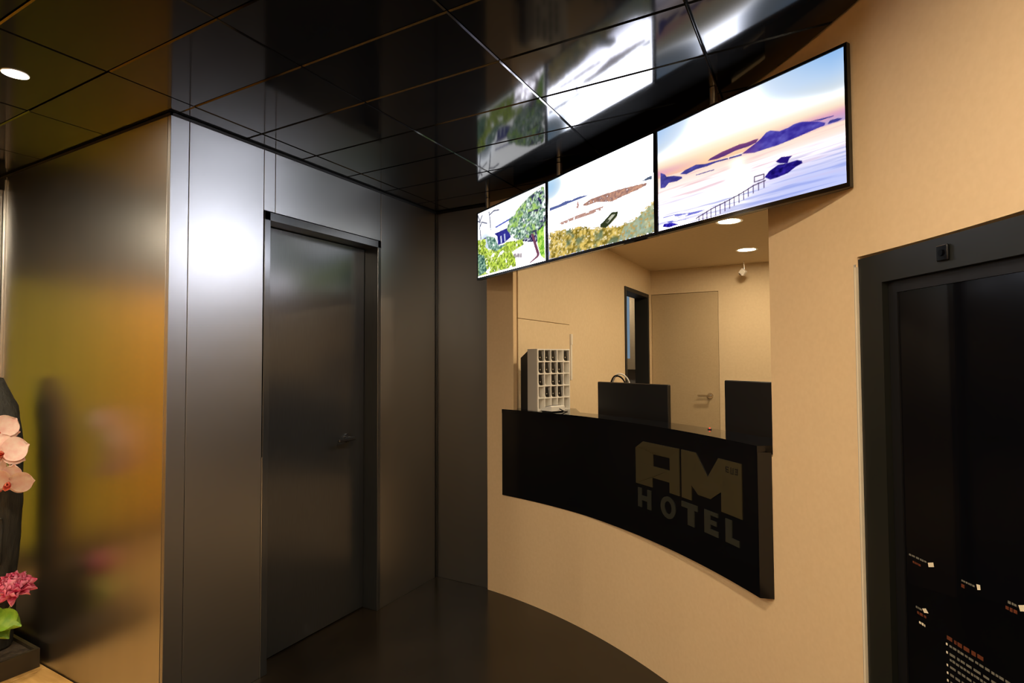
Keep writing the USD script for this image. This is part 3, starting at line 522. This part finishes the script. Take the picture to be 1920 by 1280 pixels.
obj('housing', bx(-0.008, 0.008, -0.006, 0.006, 0.0004, 0.004, 0.001), 'black_plastic', ld); obj('led', trimesh.creation.icosphere(1, 0.003).apply_translation((0, 0, 0.0065)), 'led_red', ld)

# ================================================================ black panel at the right
KA, KB = np.array([0.099, 1.805]), np.array([0.347, 1.389]); KU = (KB-KA)/np.hypot(*(KB-KA)); KN = np.array([KU[1], -KU[0]])*1.0
if np.dot(KN, -KA) < 0: KN = -KN
kz = math.degrees(math.atan2(KU[1], KU[0]))
kk = thing('display_cabinet', 'tall black framed glass panel standing against the right wall', 'cabinet', (*(KA), 0), kz)
KW, KH = 0.80, 1.689
# local: x along the front, -y towards the lobby
fr = ext(sbox(0.003, 0.0, KW, KH).difference(sbox(0.094, 0.25, KW-0.09, KH-0.075)), 0.030); fr.apply_transform(np.array([[1, 0, 0, 0], [0, 0, -1, 0.030], [0, 1, 0, 0], [0, 0, 0, 1.0]])); fr.fix_normals(); obj('frame', fr, 'kiosk_frame', kk)
obj('inner_frame', (lambda m: (m.apply_transform(np.array([[1, 0, 0, 0], [0, 0, -1, 0.0305], [0, 1, 0, 0], [0, 0, 0, 1.0]])), m.fix_normals(), m)[2])(ext(sbox(0.0945, 0.2505, KW-0.0905, KH-0.0755).difference(sbox(0.125, 0.28, KW-0.12, KH-0.105)), 0.014)), 'black_plastic', kk)
obj('glass', bx(0.094, KW-0.09, 0.020, 0.0255, 0.25, KH-0.075), 'kiosk_glass', kk)
obj('edge_strip', bx(-0.006, 0.0005, -0.006, 0.020, 0, KH-0.02), 'print_white', kk, label='thin pale metal strip down the left edge')
obj('edge_strip', bx(-0.0125, -0.0062, -0.003, 0.002, 0, KH-0.012), 'rack_grey', kk)
obj('sensor', bx(0.279, 0.311, -0.006, 0.0, 1.634, 1.670, 0.002), 'black_gloss', kk); obj('sensor_lens', cyl(0.007, 0.003, (0.295, -0.0075, 1.652), 'y', 20), 'kiosk_glass', kk)
def pbx(x0, x1, z0, z1): return bx(x0, x1, 0.0192, 0.0199, z0, z1)
for q in ([(0.198, 0.9294), (0.214, 0.9359), (0.2162, 0.9259), (0.2001, 0.92)], [(0.3308, 0.9325), (0.3396, 0.9339), (0.3404, 0.9237), (0.3333, 0.9209)], [(0.4259, 0.9298), (0.4412, 0.9365), (0.4463, 0.926), (0.4295, 0.9191)], [(0.1763, 0.8128), (0.187, 0.8175), (0.195, 0.8094), (0.1824, 0.8052)]):
    m = ext(Polygon(q), 0.0007); m.apply_transform(np.array([[1, 0, 0, 0], [0, 0, -1, 0.0199], [0, 1, 0, 0], [0, 0, 0, 1.0]])); m.fix_normals(); obj('sticker', m, 'print_white', kk)
def dashes(x0, x1, z, h, mt, n, seed):
    r_ = np.random.default_rng(seed); x = x0; out = []
    while x < x1:
        w_ = r_.uniform(0.5, 1.5)*(x1-x0)/n; out.append(pbx(x, min(x+w_*0.72, x1), z-h*r_.uniform(.35, .5), z+h*r_.uniform(.35, .5))); x += w_
    obj('print_line', cat(*out), mt, kk)
dashes(0.138, 0.195, 0.9290, 0.0050, 'print_grey', 6, 1); dashes(0.150, 0.176, 0.9145, 0.006, 'print_red', 3, 2)
dashes(0.293, 0.326, 0.9255, 0.0045, 'print_grey', 5, 3); dashes(0.292, 0.300, 0.9140, 0.008, 'print_red', 1, 4)
dashes(0.4035, 0.423, 0.9265, 0.006, 'print_grey', 3, 5); dashes(0.398, 0.425, 0.9135, 0.008, 'print_red', 3, 6)
dashes(0.156, 0.175, 0.8085, 0.005, 'print_grey', 3, 7); dashes(0.160, 0.190, 0.7970, 0.007, 'print_red', 3, 8); dashes(0.165, 0.184, 0.7752, 0.006, 'print_white', 3, 9)
dashes(0.248, 0.344, 0.7798, 0.010, 'print_red', 7, 10)
for k, z in enumerate((0.7640, 0.7456, 0.7329, 0.7172, 0.6999, 0.6826)):
    if k != 2: obj('bullet', pbx(0.2450, 0.2490, z-0.0025, z+0.0025), 'print_white', kk)
    dashes(0.2545, 0.2545+(0.148, 0.19, 0.10, 0.21, 0.20, 0.16)[k], z, 0.006, 'print_grey', 12, 20+k)

# ================================================================ planting at the left
pf = thing('wood_platform', 'low orange wooden platform along the left wall at the floor', 'platform', (0, 0, 0))
for k, (x0, x1) in enumerate(((-4.66, -3.9), (-3.897, -3.14), (-3.137, -2.24))): obj('plank', bx(x0, x1, -0.85, YL-0.004, 0.0, 0.012, 0.002), 'deck_wood', pf)
pt = thing('planter_tray', 'low dark planter tray at the bottom left corner', 'planter', (-3.62, 0.94, 0.0125))
obj('tray', cat(ext(sbox(-0.56, -0.22, 0.45, 0.275).difference(sbox(-0.545, -0.205, 0.435, 0.26)), 0.085), bx(-0.545, 0.435, -0.205, 0.26, 0.0, 0.055)), 'tray_dark', pt)
obj('soil', bx(-0.544, 0.434, -0.204, 0.259, 0.0555, 0.070), 'soil', pt)
ZS = 0.0825
po = thing('plant_pot', 'dark round pot standing in the planter tray', 'pot', (-3.52, 0.93, ZS+0.0005))
obj('pot', lathe([(0, 0), (0.10, 0), (0.125, 0.02), (0.155, 0.20), (0.160, 0.28), (0.150, 0.285), (0.142, 0.25), (0, 0.25)], 48), 'ceramic_dark', po, smooth=40)
obj('potting_soil', cyl(0.141, 0.008, (0, 0, 0.2555)), 'soil', po)
def petal(L, Wd, cup=0.15, curl=0.1, wav=0.0, n=15, m=9, tip=-0.6, seed=0):
    """a petal from the origin along +x, facing +z, with thickness"""
    s, t = np.meshgrid(np.linspace(0, 1, n), np.linspace(-1, 1, m), indexing='ij')
    sp = np.clip(0.04+0.955*s, 0, 1)**(1.0-0.25*tip); wv = Wd*np.sqrt(np.clip(1-np.abs(2*sp-1)**2.1, 0, 1))
    x = L*s*(1-0.06*t*t); y = wv*t/2; z = cup*Wd*t*t - curl*L*s*s + wav*L*np.sin(t*7+seed)*s*0.5
    top = np.stack([x, y, z], -1).reshape(-1, 3); bot = top-[0, 0, 0.0012]; ids = np.arange(n*m).reshape(n, m); f = []
    for i in range(n-1):
        for j in range(m-1):
            a, b, c, d = ids[i, j], ids[i+1, j], ids[i+1, j+1], ids[i, j+1]; f += [(a, b, c), (a, c, d), (a+n*m, c+n*m, b+n*m), (a+n*m, d+n*m, c+n*m)]
    rim = [(i, 0) for i in range(n)] + [(n-1, j) for j in range(1, m)] + [(i, m-1) for i in range(n-2, -1, -1)] + [(0, j) for j in range(m-2, 0, -1)]
    r = [ids[q] for q in rim]
    for a, b in zip(r, r[1:]+r[:1]): f += [(a, b+n*m, b), (a, a+n*m, b+n*m)]
    me = trimesh.Trimesh(np.vstack([top, bot]), np.array(f), process=False); me.fix_normals(); return me
def turn(m, direction, roll=0.0, loc=(0, 0, 0)):
    """the mesh's +z onto direction"""
    d = np.asarray(direction, float); d /= np.linalg.norm(d); up = np.array([0, 0, 1.0]); x = np.cross(up, d); x /= np.linalg.norm(x); y = np.cross(d, x)
    Tm = np.eye(4); Tm[:3, 0], Tm[:3, 1], Tm[:3, 2] = x, y, d; m = m.copy(); m.apply_transform(trimesh.transformations.rotation_matrix(roll, (0, 0, 1))); m.apply_transform(Tm); m.apply_translation(loc); return m
def rot(m, a, tilt=0.0, z=0.0):
    m = m.copy(); m.apply_transform(trimesh.transformations.rotation_matrix(-tilt, (0, 1, 0))); m.apply_transform(trimesh.transformations.rotation_matrix(a, (0, 0, 1))); m.apply_translation((0, 0, z)); return m
orc = thing('orchid', 'pale pink orchid spray at the left edge of the picture', 'orchid', (-3.52, 0.93, ZS+0.262))
O0 = np.array([-3.52, 0.93, ZS+0.262])
EYE0, NEAR = np.array([0, 0, EYE]), 0.955
def orchid_flower(center, facing, size, roll):
    loc = EYE0+(np.asarray(center)-EYE0)*NEAR-O0; S = size*NEAR*1.18
    parts = []
    for a, L, Wd in ((90, 0.52, 0.44), (212, 0.50, 0.36), (328, 0.50, 0.36)): parts.append(rot(petal(L*S, Wd*S, 0.10, 0.06), math.radians(a), 0.08, -0.004))
    for a in (12, 168): parts.append(rot(petal(0.55*S, 0.62*S, 0.08, 0.10), math.radians(a), 0.15, 0.001))
    fl = obj('flower', turn(cat(*parts), facing, roll, loc), 'petal_pink', orc, smooth=50)
    lip = [rot(petal(0.24*S, 0.16*S, 0.5, -0.5), math.radians(270), 0.5, 0.006), rot(petal(0.16*S, 0.12*S, 0.6, -0.6), math.radians(200), 0.7, 0.006), rot(petal(0.16*S, 0.12*S, 0.6, -0.6), math.radians(340), 0.7, 0.006), trimesh.creation.icosphere(1, 0.035*S).apply_translation((0, 0.02*S, 0.02))]
    obj('lip', turn(cat(*lip), facing, roll, loc), 'orchid_lip', fl, smooth=50)
tocam = np.array([0.9, -0.45, 0.12])
orchid_flower((-3.160, 1.060, 1.012), (0.80, -0.55, 0.25), 0.150, 0.15)
orchid_flower((-3.098, 1.065, 0.897), (0.55, -0.35, -0.25), 0.135, -0.25)
orchid_flower((-3.262, 1.070, 1.098), (0.8, -0.3, 0.1), 0.14, 0.5)
orchid_flower((-3.250, 1.050, 0.935), (0.7, -0.6, 0.0), 0.13, 0.9)
orchid_flower((-3.232, 1.085, 0.868), (0.6, -0.4, -0.3), 0.11, 0.2)
stem = spline([(0, 0, -0.002), (0.10, 0.05, 0.25), (0.24, 0.08, 0.60), (0.36, 0.085, 0.78), (0.445, 0.09, 0.72), (0.525, 0.095, 0.63), (0.555, 0.095, 0.57)], 60)
obj('stem', tube(stem, np.linspace(0.005, 0.0025, 60)), 'stem_green', orc, smooth=True)
for c in ((-3.160, 1.068, 1.004), (-3.100, 1.075, 0.892), (-3.262, 1.080, 1.09), (-3.25, 1.06, 0.93)):
    q = EYE0+(np.array(c)-EYE0)*NEAR-O0; near = stem[np.argmin(np.linalg.norm(stem-q-np.array([0, 0, 0.04]), axis=1))]; obj('flower_stalk', tube(spline([near, (near+q)/2+[0, 0.004, 0.012], q], 12), 0.0018, 6), 'stem_green', orc, smooth=True)
dw = thing('driftwood_trunk', 'dark driftwood trunk standing behind the orchid at the left edge', 'driftwood', (-3.435, 1.126, ZS+0.0003))
tr = tube(spline([(0.045, 0.0, 0.0005), (0.055, 0.0, 0.2), (0.066, 0.0, 0.45), (0.078, 0.0, 0.75), (0.055, 0.0, 1.0), (-0.02, 0, 1.25)], 70), np.interp(np.linspace(0, 1, 70), [0, .4, .7, .9, 1], [0.056, 0.068, 0.080, 0.07, 0.03]), 28)
v = tr.vertices; n_ = meshkit.fbm(np.c_[v[:, 0]*22, v[:, 1]*22, v[:, 2]*3.0], 4, 3)-0.5; ctr = np.array([0.06, 0]); rad = v[:, :2]-ctr; v[:, :2] += rad/np.maximum(np.linalg.norm(rad, axis=1), 1e-6)[:, None]*n_[:, None]*0.035*(v[:, 2:3] > 0.01); tr.vertices = v
obj('trunk', tr, 'driftwood', dw, smooth=True)
tw = tube(spline([(0.12, -0.02, 0.40), (0.150, -0.025, 0.47), (0.146, -0.02, 0.56), (0.152, -0.025, 0.62)], 20), np.linspace(0.010, 0.004, 20)); obj('twig', tw, 'driftwood', dw, smooth=True)
mg = thing('magenta_flower', 'magenta ruffled flower above green leaves at the lower left', 'flower', (-3.20, 1.00, ZS))
G0 = np.array([-3.20, 1.00, ZS]); gc = np.array([-3.035, 1.075, 0.430])-G0
obj('stem', tube(spline([(0.0, 0.0, 0.0006), (0.03, 0.02, 0.12), (0.10, 0.06, 0.24), tuple(gc-[0.02, 0.0, 0.02])], 30), 0.004), 'stem_green', mg, smooth=True)
r4 = np.random.default_rng(11)
for k in range(40):
    a = k*2.399; ti = 0.15+1.25*(k/40)**0.8; L = r4.uniform(0.072, 0.092); m = rot(petal(L, L*0.50, 0.45, r4.uniform(-0.15, 0.2), 0.14, 11, 9, -0.9, seed=k), a, ti)
    obj('petal', turn(m, (0.45, -0.35, 0.82), 0, gc), 'petal_magenta', mg, smooth=50)
for k, (end, w_, start) in enumerate((((-3.085, 1.06, 0.475), 0.07, (-3.20, 1.01, 0.30)), ((-2.985, 1.055, 0.320), 0.10, (-3.14, 1.03, 0.30)), ((-3.035, 1.04, 0.262), 0.095, (-3.17, 1.02, 0.345)), ((-3.11, 1.03, 0.205), 0.06, (-3.16, 1.02, 0.33)), ((-3.14, 1.04, 0.40), 0.06, (-3.24, 1.0, 0.33)))):
    s_, e_ = np.array(start)-G0, np.array(end)-G0; d = e_-s_; L = np.linalg.norm(d); m = petal(L*1.05, w_, 0.25, 0.18, 0.03, 11, 9, seed=k)
    xa = d/L; nrm = np.array([0.35, -0.55, 0.75]); nrm -= nrm.dot(xa)*xa; nrm /= np.linalg.norm(nrm); Tm = np.eye(4); Tm[:3, 0], Tm[:3, 1], Tm[:3, 2] = xa, np.cross(nrm, xa), nrm; Tm[:3, 3] = s_; m.apply_transform(Tm)
    obj('leaf', m, 'leaf_green', mg, smooth=50)
    obj('leaf_stalk', tube(spline([(0.003*k, 0.003*k, 0.0006), tuple(s_*0.5+[0, 0, 0.02]), tuple(s_+xa*0.01)], 14), 0.003, 6), 'stem_green', mg, smooth=True)
